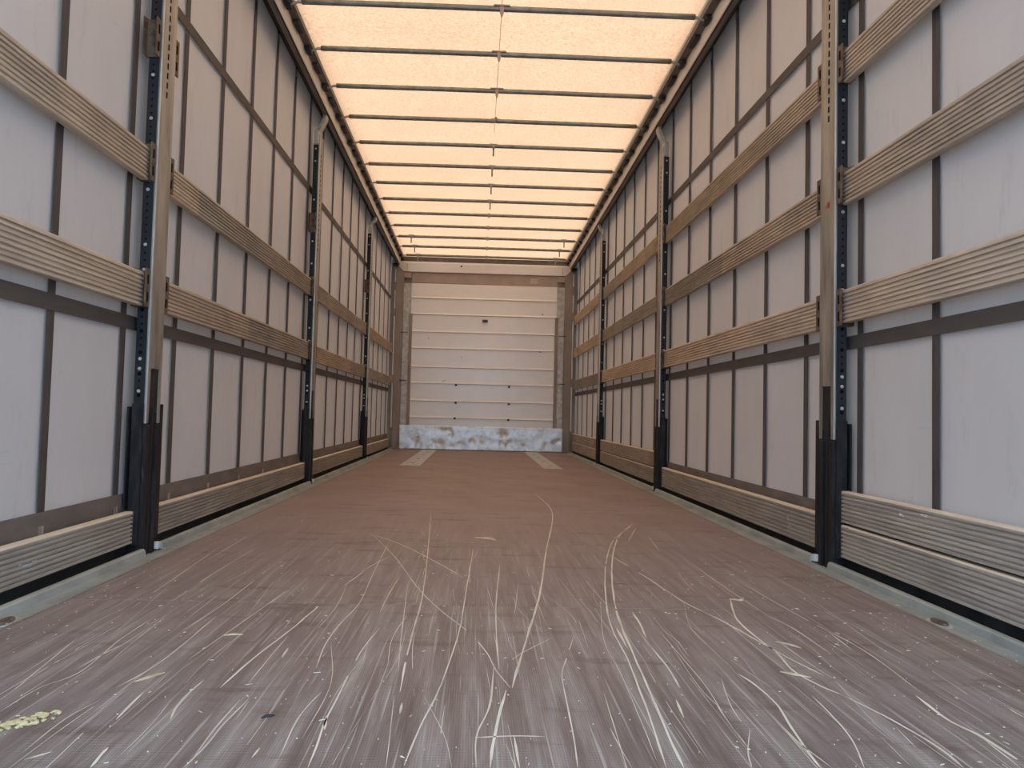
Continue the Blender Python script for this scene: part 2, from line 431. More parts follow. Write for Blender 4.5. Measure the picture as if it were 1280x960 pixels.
# centre lines (m) and widths (mm) of the long scratches
SCRATCHES = [
    ([(-0.286,4.919),(-0.227,3.399),(-0.205,2.71),(-0.203,2.337),(-0.2,2.039),(-0.194,1.809)], 2.8),
    ([(-0.203,1.784),(-0.191,1.567),(-0.184,1.429)], 1.0),
    ([(-0.061,3.833),(-0.082,2.811),(-0.091,2.345),(-0.107,2.044),(-0.123,1.812),(-0.145,1.608),(-0.158,1.438)], 2.3),
    ([(0.031,3.34),(0.003,2.644),(-0.004,2.19),(-0.004,1.971)], 2.5),
    ([(-0.497,4.08),(-0.351,3.477),(-0.226,2.861),(-0.148,2.552),(-0.071,2.304),(-0.03,2.116),(-0.011,1.971),(0.014,1.845)], 1.9),
    ([(-0.505,4.079),(-0.355,3.792),(-0.194,3.358),(-0.091,3.046)], 3.6),
    ([(-0.404,3.903),(-0.386,3.128),(-0.371,2.639),(-0.386,2.367),(-0.389,2.166),(-0.377,1.966)], 1.8),
    ([(-0.285,2.331),(-0.302,2.117),(-0.305,1.911),(-0.305,1.755),(-0.306,1.643),(-0.3,1.509),(-0.298,1.426)], 2.2),
    ([(-0.458,2.746),(-0.478,2.5),(-0.495,2.275),(-0.513,2.104),(-0.525,1.943),(-0.531,1.819)], 3.1),
    ([(-0.487,2.235),(-0.487,2.022),(-0.486,1.847)], 1.7),
    ([(-0.339,1.802),(-0.349,1.718),(-0.354,1.631),(-0.348,1.473)], 1.6),
    ([(-0.575,1.87),(-0.578,1.779),(-0.574,1.697),(-0.564,1.633)], 3.1),
    ([(-0.462,1.748),(-0.47,1.616),(-0.47,1.521),(-0.476,1.421)], 1.9),
    ([(-0.459,1.748),(-0.456,1.637)], 0.9),
    ([(-0.476,1.747),(-0.478,1.596),(-0.474,1.453)], 2.0),
    ([(-0.822,2.175),(-0.837,2.034),(-0.842,1.926)], 2.7),
    ([(-0.852,2.423),(-0.848,2.173),(-0.828,1.913),(-0.856,1.803),(-0.859,1.663)], 2.0),
    ([(-0.833,2.521),(-0.813,2.175),(-0.798,1.973)], 1.1),
    ([(-0.706,2.434),(-0.698,2.146),(-0.701,1.949),(-0.72,1.81)], 2.3),
    ([(-0.661,1.787),(-0.656,1.693),(-0.652,1.629)], 3.1),
    ([(-0.593,2.891),(-0.626,2.35),(-0.649,2.013)], 1.9),
    ([(-0.416,3.164),(-0.447,2.872)], 2.9),
    ([(-0.365,3.476),(-0.43,3.123)], 2.3),
    ([(-0.296,3.062),(-0.303,2.73),(-0.303,2.514)], 1.7),
    ([(-0.26,2.924),(-0.229,2.293),(-0.209,1.945)], 1.3),
    ([(-0.014,2.017),(-0.026,1.743),(-0.05,1.572),(-0.051,1.433)], 2.3),
    ([(0.006,1.831),(-0.018,1.613),(-0.03,1.434)], 3.8),
    ([(-0.055,1.563),(0.008,1.574),(0.061,1.572)], 4.0),
    ([(-0.615,1.499),(-0.614,1.465),(-0.609,1.417)], 3.7),
    ([(-0.386,1.506),(-0.388,1.463)], 2.7),
    ([(-0.185,1.741),(-0.184,1.68)], 4.0),
    ([(-0.309,1.664),(-0.3,1.592)], 3.8),
    ([(-0.691,1.479),(-0.716,1.445)], 4.4),
    ([(-0.465,2.125),(-0.461,2.04)], 3.7),
    ([(-0.949,2.204),(-0.911,1.908),(-0.894,1.777)], 1.9),
    ([(-0.879,3.61),(-0.881,3.074),(-0.87,2.57)], 2.0),
    ([(-0.733,3.338),(-0.726,2.582),(-0.741,2.258)], 1.7),
    ([(-0.022,2.947),(-0.0,2.489)], 1.1),
    ([(-1.021,3.699),(-0.971,2.92),(-0.943,2.512)], 1.9),
    ([(-0.988,3.94),(-0.973,3.309)], 2.8),
    ([(-0.596,1.742),(-0.586,1.592),(-0.585,1.466)], 0.9),
    ([(-0.72,1.736),(-0.736,1.626),(-0.732,1.478)], 1.5),
    ([(-0.148,1.786),(-0.103,1.57),(-0.087,1.432)], 0.8),
    ([(0.341,6.28),(0.357,5.144),(0.215,3.65),(0.138,2.831),(0.081,2.357),(0.043,2.053),(0.018,1.845)], 4.0),
    ([(0.722,4.653),(0.534,4.039),(0.41,3.384),(0.32,2.727),(0.286,2.372),(0.277,2.066),(0.263,1.83),(0.251,1.643),(0.235,1.441)], 2.8),
    ([(0.712,4.651),(0.562,4.108),(0.432,3.387),(0.344,2.729),(0.312,2.373),(0.295,2.067),(0.282,1.831),(0.267,1.583),(0.262,1.442)], 3.8),
    ([(0.451,3.629),(0.504,3.146),(0.543,2.718),(0.587,2.485),(0.618,2.269),(0.644,2.087),(0.669,1.962)], 3.4),
    ([(0.696,2.79),(0.637,2.513),(0.627,2.331),(0.63,2.156),(0.616,2.004),(0.63,1.902),(0.656,1.823)], 3.8),
    ([(0.491,1.967),(0.503,1.882),(0.506,1.766),(0.49,1.632),(0.477,1.516),(0.472,1.448)], 2.9),
    ([(0.656,1.823),(0.682,1.703),(0.696,1.609),(0.702,1.523),(0.698,1.455)], 3.7),
    ([(0.8,1.829),(0.79,1.686),(0.803,1.602),(0.804,1.474)], 5.0),
    ([(0.593,1.82),(0.586,1.7),(0.572,1.575),(0.541,1.45)], 2.1),
    ([(0.182,2.28),(0.142,2.058),(0.122,1.933),(0.114,1.726),(0.108,1.559),(0.101,1.438)], 1.7),
    ([(0.369,2.568),(0.365,2.422),(0.354,2.271)], 3.4),
    ([(0.175,1.62),(0.178,1.524),(0.183,1.44)], 1.1),
    ([(0.35,2.175),(0.352,2.006),(0.346,1.861)], 3.3),
    ([(0.322,1.782),(0.314,1.678)], 3.6),
    ([(0.4,2.337),(0.401,2.073),(0.401,1.891),(0.393,1.737),(0.387,1.607),(0.385,1.531)], 1.3),
    ([(0.392,1.761),(0.388,1.649),(0.385,1.578)], 2.5),
    ([(0.414,1.619),(0.38,1.513),(0.366,1.445)], 1.6),
    ([(0.733,2.546),(0.751,2.405),(0.753,2.163)], 2.7),
    ([(0.829,2.366),(0.818,2.186)], 2.7),
    ([(0.709,4.197),(0.667,3.709)], 2.3),
    ([(0.303,2.726),(0.249,2.245),(0.245,1.969),(0.233,1.622),(0.226,1.474)], 1.0),
    ([(0.397,2.178),(0.386,1.863),(0.395,1.714)], 1.0),
    ([(0.078,2.957),(0.045,2.445)], 1.5),
    ([(0.011,1.574),(0.014,1.435)], 3.0),
    ([(0.704,4.488),(0.585,3.984)], 2.6),
    ([(0.127,2.256),(0.055,2.121),(0.025,2.052)], 1.9),
    ([(0.297,2.372),(0.293,2.19)], 4.8),
    ([(0.035,2.311),(0.036,1.9)], 1.0),
    ([(0.821,1.856),(0.842,2.133),(0.84,2.367)], 1.9),
    ([(0.667,2.399),(0.674,2.023),(0.701,1.799)], 1.5),
    ([(0.476,1.631),(0.477,1.553),(0.49,1.449)], 1.9),
    ([(0.675,1.638),(0.664,1.54)], 1.7),
    ([(0.628,1.596),(0.616,1.452)], 0.9),
    ([(0.8,1.583),(0.788,1.457)], 2.7),
    ([(0.942,1.761),(0.939,1.702)], 2.8),
    ([(0.728,3.421),(0.726,3.021),(0.733,2.546)], 2.4),
    ([(0.8,3.101),(0.818,2.603),(0.841,2.244)], 2.2),
]


def catmull(pts, n):
    P = [Vector((p[0], p[1], 0)) for p in pts]
    P = [P[0] * 2 - P[1]] + P + [P[-1] * 2 - P[-2]]
    out = []
    for i in range(1, len(P) - 2):
        for k in range(n):
            t = k / n
            a, b, c, d = P[i - 1], P[i], P[i + 1], P[i + 2]
            out.append(0.5 * ((2 * b) + (c - a) * t + (2 * a - 5 * b + 4 * c - d) * t * t + (3 * b - a - 3 * c + d) * t ** 3))
    out.append(P[-2])
    return out

def ribbon(bm, pts, w, z, seed, breaky=0.0):
    """ragged strip of bared wood lying on the film, about w wide"""
    line = catmull(pts, 14)
    prev = None
    n = len(line)
    L = 0.0
    for i, p in enumerate(line):
        if i: L += (p - line[i - 1]).length
        d = (line[min(i + 1, n - 1)] - line[max(i - 1, 0)]).normalized()
        s = Vector((-d.y, d.x, 0))
        e = min(1.0, i / 5.0, (n - 1 - i) / 5.0)
        q1 = noise.noise(Vector((L * 9, seed * 3.1, 0))); q2 = noise.noise(Vector((L * 11, seed * 3.1, 7)))
        hw = w * 0.5
        a = hw * (0.25 + 0.75 * e) * (1.0 + 0.7 * q1); b = hw * (0.25 + 0.75 * e) * (1.0 + 0.7 * q2)
        cut = noise.noise(Vector((L * 4, seed * 1.7, 3))) < breaky - 1.0
        cur = (bm.verts.new(p + s * a + Vector((0, 0, z))), bm.verts.new(p - s * b + Vector((0, 0, z))))
        if prev and not cut:
            bm.faces.new((prev[0], prev[1], cur[1], cur[0]))
        prev = cur

bm = B()
for i, (pts, w) in enumerate(SCRATCHES):
    w = w / 1000.0
    ribbon(bm, pts, min(w * 1.3, 0.026), 0.0006, i, 0.55)
rs = random.Random(3)
# many fine companions, fore and aft, thickest near the rear doors
for i in range(120):
    y = 1.15 + abs(rs.gauss(0, 1.0)) * 1.15
    if y > 5: continue
    x = rs.uniform(-1.05, 1.05)
    ln = rs.uniform(0.12, 0.75) * (0.6 + 0.25 * y)
    dx = rs.gauss(0, 0.05) * ln
    cv = rs.gauss(0, 0.02) * ln
    ribbon(bm, [(x, y), (x + dx * 0.5 + cv, y + ln * 0.5), (x + dx, y + ln)], rs.choice((0.0006, 0.0008, 0.001, 0.0014)), 0.0004, 500 + i, 0.8)
sc = obj('scratches', bm, 'scratch', floor)
sc['kind'] = 'stuff'; sc['label'] = 'pale scratches worn through the brown floor film'

# ---- lower side rails with an upstand along the outer edge (broken at the posts)
def side_rail(s, n):
    bm = B()
    segs = [Y_REAR] + [v for p in POST_Y for v in (p - 0.005, p + 0.175)] + [13.19]
    extrude_y(bm, [(s * 1.152, -0.15), (s * 1.152, -0.003), (s * 1.212, -0.003), (s * 1.222, -0.012), (s * 1.245, -0.012), (s * 1.245, -0.15)], Y_REAR, 13.19)
    o = struct(obj('trim_%d' % n, bm, 'galv_rail'), 'grey-green galvanised rail along the %s edge of the floor' % ('left' if s < 0 else 'right'))
    for a, b in zip(segs[0::2], segs[1::2]):
        bm = B()
        extrude_y(bm, [(s * 1.214, -0.006), (s * 1.219, 0.014), (s * 1.224, 0.019), (s * 1.236, 0.019), (s * 1.239, -0.006)], a, b)
        obj('upstand', bm, 'galv_rail', o)
    bm = B(); extrude_y(bm, [(s * 1.1455, -0.02), (s * 1.1455, 0.0018), (s * 1.1515, 0.0018), (s * 1.1515, -0.02)], Y_REAR, 13.19)
    obj('edge_strip', bm, 'taupe', o)
    bm = B(); box(bm, s * 1.2455, s * 1.301, Y_REAR, 13.19, -0.24, -0.035)
    obj('light_stop_beam', bm, 'chassis', o)  # added to stop light from below and keep the gap dark
    bm = B(); box(bm, s * 1.286, s * 1.2975, Y_REAR, 13.19, -0.036, 0.030)
    obj('gap_shade_strip', bm, 'chassis', o)  # dark strip added as the shade in the gap under the boards
    # lashing ring recesses
    for yy in (2.335,) if s < 0 else (2.50,):
        bm = B()
        pts = [(s * 1.180 + 0.022 * math.cos(t * math.pi / 8), yy + 0.062 * math.sin(t * math.pi / 8)) for t in range(16)]
        extrude_axis(bm, pts, 'z', -0.004, -0.0015)
        r = obj('lashing_recess', bm, 'spangle_dull', o)
        bm = B(); tube(bm, [(s * 1.18 + 0.011 * math.cos(t), yy + 0.036 * math.sin(t), 0.001) for t in [k * math.pi / 8 for k in range(17)]], 0.0045, 6)
        obj('lashing_ring', bm, 'rust', r)
    return o
side_rail(-1, 1); side_rail(1, 2)

# ---- front wall
YF = Y_FRONT
bm = B(); box(bm, -1.36, 1.36, YF + 0.03, YF + 0.12, -0.25, 2.80)
wall_front = struct(obj('wall_front', bm, 'taupe'), 'white panelled front wall of the trailer with metal kick plate')
pz = [0.20, 0.442, 0.676, 0.922, 1.146, 1.41, 1.64, 1.885, 2.114, 2.329]
for a, b in zip(pz, pz[1:]):
    h = b - a
    bm = B()
    # face, then a sloping ledge at the foot of each panel
    extrude_axis(bm, [(YF + 0.03, 0.0), (YF - 0.016, 0.0), (YF - 0.018, 0.003), (YF, 0.026), (YF, h - 0.002), (YF + 0.03, h - 0.002)], 'x', -1.022, 1.03)
    obj('panel', bm, 'white_panel' if a > 1.0 else 'white_panel_scuffed', wall_front, (0, 0, a))
bm = B(); box(bm, -1.022, 1.03, YF - 0.004, YF + 0.03, 2.331, 2.478)
obj('top_band', bm, 'taupe_band', wall_front)
# top beam and its header
bm = B()
extrude_axis(bm, [(YF + 0.03, 2.480), (YF - 0.030, 2.480), (YF - 0.035, 2.486), (YF - 0.035, 2.606), (YF - 0.028, 2.616), (YF - 0.028, 2.628), (YF + 0.03, 2.628)], 'x', -1.135, 1.14)
beam = obj('top_beam', bm, 'alu', wall_front)
for s in (-1, 1):
    bm = B(); box(bm, s * 1.075, s * 1.137, YF - 0.038, YF - 0.033, 2.488, 2.604)
    e = obj('beam_end_plate', bm, 'pale_rail', beam)
    bm = B()
    for zz in (2.505, 2.53, 2.555, 2.58): disc(bm, (s * 1.092, YF - 0.038, zz), (0, -1, 0), 0.006, 0.004, 6)
    obj('end_rivets', bm, 'bolt', e)['kind'] = 'stuff'
    # sloping corner gusset below the beam end
    bm = B()
    pts = [(s * 1.105, 2.480), (s * 1.135, 2.480), (s * 1.225, 2.575), (s * 1.225, 2.628), (s * 1.135, 2.628)]
    extrude_y(bm, pts, YF - 0.03, YF + 0.03)
    obj('corner_gusset', bm, 'pale_rail', beam)
bm = B(); disc(bm, (-0.335, YF - 0.036, 2.575), (0, -1, 0), 0.013, 0.004); obj('beam_bolt', bm, 'bolt', beam)
bm = B(); box(bm, -1.2, 1.2, YF - 0.02, YF + 0.12, 2.632, 2.70)
obj('header_strip', bm, 'dark_rail', wall_front)
# galvanised kick plate with dents
bm = B()
nx, nz = 150, 22
rk = random.Random(11)
dents = [(rk.uniform(-1.1, 1.1), rk.uniform(0.03, 0.16), rk.uniform(0.012, 0.03), rk.uniform(0.004, 0.009)) for k in range(26)] + [(-0.50 + rk.uniform(-.10, .10), rk.uniform(0.05, 0.3), 0.022, 0.009) for k in range(7)] + [(0.38 + rk.uniform(-.10, .10), rk.uniform(0.05, 0.3), 0.022, 0.009) for k in range(7)]
grid = []
for i in range(nx + 1):
    row = []
    for j in range(nz + 1):
        x = -1.137 + 2.277 * i / nx; z = 0.004 + 0.334 * j / nz
        d = sum(dp * math.exp(-((x - cx) ** 2 + (z - cz) ** 2) / (2 * r * r)) for cx, cz, r, dp in dents)
        d += 0.004 * noise.noise(Vector((x * 5, z * 9, 0)))
        row.append(bm.verts.new((x, YF - 0.052 + min(d, 0.024), z)))
    grid.append(row)
for i in range(nx):
    for j in range(nz):
        bm.faces.new((grid[i][j], grid[i + 1][j], grid[i + 1][j + 1], grid[i][j + 1]))
kick = obj('kick_plate', bm, 'spangle', wall_front, smooth=True)
kick['label'] = 'dented bright zinc kick plate along the floor'
kick.modifiers.new('thickness', 'SOLIDIFY').thickness = 0.006
# jamb columns, corner posts, pale strips in place of slit light
for s in (-1, 1):
    bm = B(); box(bm, s * 1.022, s * 1.142, YF - 0.022, YF + 0.03, 1.893, 2.318)
    c = obj('jamb_plate', bm, 'spangle_dull', wall_front, bevel=0.002)
    bm = B(); box(bm, s * 1.03, s * 1.13, YF - 0.021, YF + 0.03, 2.395, 2.474)
    obj('jamb_cap', bm, 'taupe_band', wall_front, bevel=0.002)
    # lower jamb: U-shaped upright
    bm = B()
    extrude_axis(bm, [(s * 1.000, YF + 0.03), (s * 1.000, YF - 0.016), (s * 1.045, YF - 0.030), (s * 1.050, YF - 0.044), (s * 1.125, YF - 0.044), (s * 1.130, YF - 0.038), (s * 1.130, YF + 0.03)], 'z', 0.33, 1.89)
    c = obj('jamb_upright', bm, ['spangle_dull'], wall_front)
    bm = B(); box(bm, s * 1.0, s * 1.040, YF - 0.0335, YF - 0.016, 0.34, 1.885)
    obj('jamb_flange', bm, 'taupe', c)
    for zz in (0.95, 1.62):
        bm = B(); box(bm, s * 1.055, s * 1.155, YF - 0.047, YF - 0.040, zz, zz + 0.012)
        obj('jamb_clip', bm, 'bolt', c)
    bm = B(); box(bm, s * 1.130, s * 1.238, YF - 0.028, YF + 0.03, 0.0, 2.58)
    cp = obj('corner_post', bm, 'taupe', wall_front, bevel=0.004)
    bm = B(); box(bm, s * 1.243, s * 1.262, YF - 0.012, YF + 0.005, 0.30, 2.52)
    obj('slit_light_strip', bm, 'white_bolt', cp)  # pale strip imitates daylight showing through the corner slit
    for zz in (0.92, 1.85, 2.22):
        bm = B(); box(bm, s * 1.238, s * 1.268, YF - 0.03, YF + 0.01, zz, zz + 0.11)
        obj('hinge', bm, 'taupe', cp)
# six bolts on the panel ledges, the little hook and the sticker
for x, z in ((-0.366, 0.909), (0.376, 0.900), (-0.366, 0.661), (0.378, 0.659), (-0.371, 0.445), (0.377, 0.439)):
    bm = B(); disc(bm, (x, YF - 0.008, z), (0, -1, 0), 0.017, 0.020, 10)
    obj('panel_bolt', bm, 'bolt', wall_front)
bm = B()
extrude_axis(bm, [(YF, 1.835), (YF - 0.02, 1.835), (YF - 0.03, 1.82), (YF - 0.03, 1.795), (YF - 0.022, 1.795), (YF - 0.02, 1.815), (YF, 1.815)], 'x', -0.022, 0.055)
obj('coat_hook', bm, 'bolt', wall_front)
bm = B(); box(bm, 0.645, 0.738, YF - 0.0065, YF - 0.004, 2.365, 2.435)
obj('sticker', bm, 'sticker', wall_front)
# a few scuff marks on the white panels
for (x, z, w, h, a) in ((-0.545, 0.955, 0.10, 0.012, 0.5), (-0.60, 0.685, 0.045, 0.012, 0.3), (-0.77, 1.555, 0.02, 0.02, 0.2), (-0.30, 1.30, 0.03, 0.012, 0.1), (0.80, 1.40, 0.06, 0.010, -0.1), (0.82, 1.93, 0.03, 0.03, 0)):
    bm = B()
    ca, sa = math.cos(a), math.sin(a)
    vs_ = []
    for k in range(9):
        t = 2 * math.pi * k / 9
        rr = rk.uniform(0.6, 1.0)
        px, pz_ = w * 0.5 * rr * math.cos(t), h * 0.5 * rr * math.sin(t)
        vs_.append(bm.verts.new((x + px * ca - pz_ * sa, YF - 0.0012 if z not in (0.685,) else YF - 0.010, z + px * sa + pz_ * ca)))
    bm.faces.new(vs_)
    obj('scuff', bm, 'taupe', wall_front)

# ---- side curtains with webbing
STRAP_Y = [2.772 + 0.5605 * k for k in range(-4, 19)]
def curtain(s, name):
    bm = B()
    ys = [Y_REAR + (13.243 - Y_REAR) * i / 150 for i in range(151)]
    zs = [-0.28 + (2.95 + 0.28) * j / 44 for j in range(45)]
    g = []
    for y in ys:
        row = []
        for z in zs:
            w = 0.0
            if 0.3 < z < 2.6:
                ph = (y - STRAP_Y[0]) / 0.5605
                w = 0.0035 * abs(math.sin(math.pi * ph)) + 0.005 * noise.noise(Vector((y * 0.8 + s * 9, z * 2.6, 1.0))) * (1.3 if z > 1.4 else 0.7)
            row.append(bm.verts.new((s * (CURT + 0.003 + max(w, -0.001)), y, min(z, roof_z(y) + 0.055))))
        g.append(row)
    for i in range(len(ys) - 1):
        for j in range(len(zs) - 1):
            bm.faces.new((g[i][j], g[i + 1][j], g[i + 1][j + 1], g[i][j + 1]))
    bmesh.ops.remove_doubles(bm, verts=list(bm.verts), dist=1e-5)
    side = 'left' if s < 0 else 'right'
    o = struct(obj(name, bm, 'curtain', smooth=True), 'grey tarpaulin side curtain on the %s with dark webbing' % side)
    def band(nm, mat, z0, z1, d):
        bm = B(); box(bm, s * (CURT - d), s * (CURT - d + 0.003), Y_REAR, 13.18, z0, z1)
        return obj(nm, bm, mat, o)
    band('webbing_band', 'band', 0.793, 0.842, 0.0080)
    band('webbing_band', 'band', 2.081, 2.126, 0.0080)
    band('hem_band', 'hem', 0.075, 0.212, 0.0075)
    smesh = None
    for y in STRAP_Y:
        zt = roof_z(y) + 0.035
        bm = B(); box(bm, s * -0.0015, s * 0.0015, -0.0225, 0.0225, -0.27, zt)
        st = obj('strap', bm, 'strap', o, (s * (CURT - 0.0045), y, 0))
        bm = B()
        extrude_axis(bm, [(s * -0.0015, -0.014), (s * -0.005, -0.014), (s * -0.005, 0.003), (s * -0.007, 0.005), (s * -0.007, 0.012), (s * -0.005, 0.014), (s * -0.0015, 0.016)], 'z', 0.142, 0.172)
        obj('buckle', bm, 'galv', st)
        bm = B(); box(bm, s * -0.007, s * -0.0015, -0.012, 0.012, zt - 0.085, zt - 0.035)
        obj('roller_hook', bm, 'bracket', st)
    return o
wall_left = curtain(-1, 'wall_left')
wall_right = curtain(1, 'wall_right')

# ---- roof rails
def roof_rail(s, n):
    o = None
    y0, y1 = Y_REAR, 13.19
    d0, d1 = roof_z(y0), roof_z(y1)
    def part(name, pts, mat, parent=None):
        bm = B(); extrude_y(bm, [(s * x, z) for x, z in pts], y0, y1, d0, d1)
        return obj(name, bm, mat, parent)
    o = struct(part('trim_%d' % n, [(1.137, 0.03), (1.137, 0.0), (1.150, -0.003), (1.185, -0.003), (1.185, 0.03)], 'dark_rail'),
               'roof rail along the %s top edge, dark with a pale inner face' % ('left' if s < 0 else 'right'))
    part('inner_face', [(1.185, 0.028), (1.182, 0.0), (1.190, -0.072), (1.193, -0.076), (1.197, -0.076), (1.197, 0.028)], 'pale_rail', o)
    part('groove', [(1.197, 0.028), (1.197, -0.064), (1.205, -0.056), (1.205, 0.028)], 'hole_shade', o)  # recess coloured near-black for its shade
    part('curtain_track', [(1.205, 0.028), (1.205, -0.084), (1.209, -0.087), (1.228, -0.084), (1.234, -0.078), (1.234, 0.028)], 'dark_rail', o)
    part('track_lip', [(1.234, 0.06), (1.234, -0.066), (1.250, -0.074), (1.253, -0.070), (1.262, 0.012), (1.300, 0.024), (1.345, 0.03), (1.345, 0.10), (1.137, 0.10), (1.137, 0.045), (1.20, 0.06)], 'black', o)
    # black end block at the front corner and joint plates on the pale face
    bm = B(); box(bm, s * 1.215, s * 1.285, 13.02, 13.185, roof_z(13.1) - 0.11, roof_z(13.1) - 0.088)
    obj('end_block', bm, 'black', o)
    return o
roof_rail(-1, 3); roof_rail(1, 4)

# ---- roof tarpaulin
BOW_Y = [5.119 + 0.6455 * k for k in range(-7, 13)]
bm = B()
ys = [Y_REAR + (13.26 - Y_REAR) * i / 160 for i in range(161)]
xs = [-1.25 + 2.5 * j / 24 for j in range(25)]
g = []
for y in ys:
    ph = (y - BOW_Y[0]) / 0.6455
    row = []
    for x in xs:
        sag = 0.010 * abs(math.sin(math.pi * ph)) * max(0.0, 1 - (x / 1.2) ** 2) + 0.004 * noise.noise(Vector((x * 2, y * 2, 0)))
        row.append(bm.verts.new((x, y, roof_z(y) + 0.036 + 0.006 * (1 - (x / 1.25) ** 2) - max(0, sag) * 0.6)))
    g.append(row)
for i in range(len(ys) - 1):
    for j in range(len(xs) - 1):
        bm.faces.new((g[i][j], g[i + 1][j], g[i + 1][j + 1], g[i][j + 1]))
ceiling = struct(obj('ceiling', bm, 'roof', smooth=True), 'translucent cream roof tarpaulin glowing in the sun')
bm = B(); tube(bm, [(0.016, Y_REAR, roof_z(Y_REAR) + 0.024), (0.016, 7.4, roof_z(7.4) + 0.024)], 0.0016, 6)
obj('roof_cord', bm, 'taupe_band', ceiling)

# ================================================================== THINGS
ORD = ['first', 'second', 'third', 'fourth', 'fifth', 'sixth', 'seventh', 'eighth', 'ninth', 'tenth', 'eleventh', 'twelfth', 'thirteenth', 'fourteenth', 'fifteenth', 'sixteenth']

# ---- roof bows
bm = B(); tube(bm, [(-1.085 + 2.18 * i / 16, 0, 0.003 * math.cos((i - 8) / 8 * math.pi / 2)) for i in range(17)], 0.0165, 12)
proto_tube = obj('tube', bm, 'bow', smooth=True)
def end_link(s):
    bm = B()
    tube(bm, [(s * 1.07, 0, 0), (s * 1.105, 0, -0.002), (s * 1.13, 0.004, -0.012), (s * 1.165, 0.008, -0.012)], [0.0125, 0.009, 0.008, 0.008], 8)
    return obj('end_link', bm, 'bracket', smooth=True)
def carriage(s):
    out = []
    for (ya, yb, za) in ((0.22, 0.40, -0.022), (-0.05, 0.06, -0.026)):
        bm = B(); box(bm, s * 1.147, s * 1.178, ya, yb, za, -0.003)
        out.append(obj('carriage', bm, 'black', bevel=0.003))
    return out
proto_links = [end_link(s) for s in (-1, 1)]
proto_carr = carriage(-1) + carriage(1)
def clip_mesh(kind):
    bm = B()
    if kind == 'tab':      # flat strap over the tube with a pointed tongue
        box(bm, -0.045, 0.045, -0.022, 0.010, 0.012, 0.020)
        extrude_y(bm, [(-0.011, 0.018), (0.011, 0.018), (0.011, -0.022), (0.004, -0.048), (-0.004, -0.048), (-0.011, -0.022)], -0.0185, -0.0080)
    elif kind == 'knot':
        box(bm, -0.030, 0.030, -0.008, 0.008, 0.014, 0.021)
        tube(bm, [(-0.004, -0.02, -0.018), (0.0, -0.021, 0.0), (0.006, -0.017, 0.022), (0.008, -0.004, 0.030)], [0.008, 0.011, 0.010, 0.006], 8)
    elif kind == 'pin':    # hanging pin
        box(bm, -0.030, 0.030, -0.012, 0.012, 0.014, 0.021)
        box(bm, -0.007, 0.007, -0.006, 0.006, -0.080, 0.0)
        box(bm, -0.009, 0.009, -0.019, 0.019, -0.019, 0.018)
    else:
        box(bm, -0.012, 0.012, -0.019, 0.019, -0.020, 0.021)
    return obj('clip', bm, 'taupe_band' if kind == 'tab' else 'bow', bevel=0.001)
proto_clip = {k: clip_mesh(k) for k in ('tab', 'knot', 'pin', 'small')}
used = set()
def take(proto, parent, loc=(0, 0, 0)):
    if proto.name not in used:
        used.add(proto.name); proto.parent = parent; proto.location = loc
        return proto
    return copy_obj(proto, parent, loc)
bows = [y for y in BOW_Y if y > 3.7]     # the nearest ones stay just above the frame
seen = [y for y in bows if y > 5.0]
for y in bows:
    t = empty('roof_bow', (0, y, roof_z(y)))
    k = seen.index(y) if y in seen else None
    if k is None:
        lab = 'steel roof bow overhead, %s before the first bow in view' % ('two' if y < 4.2 else 'one')
        clips = [('tab', 0.016)]
    elif k < 3:
        clips = [('tab', 0.016)]; what = 'with pale tongue clip at centre'
    elif k == 3:
        clips = [('knot', 0.016)]; what = 'with dark knotted clip at centre'
    elif k < 8:
        clips = [('pin', 0.016)]; what = 'with pin hanging at centre'
    elif k < 10:
        clips = [('small', 0.012)]; what = 'with small collar at centre'
    else:
        clips = [('small', 0.010), ('pin', -0.928), ('pin', 0.960)]; what = 'with pins hanging near both ends'
    if k is not None:
        n = len(seen)
        lab = ('steel roof bow %s, %s from the camera' % (what, ORD[k])) if k < 7 else ('steel roof bow %s, %s from the front wall' % (what, ORD[n - 1 - k]))
    tag(t, lab, 'roof bow', 'roof bows under the tarpaulin')
    take(proto_tube, t)
    for q in proto_links: take(q, t)
    for q in proto_carr: take(q, t)
    for kd, x in clips: take(proto_clip[kd], t, (x, 0, 0))

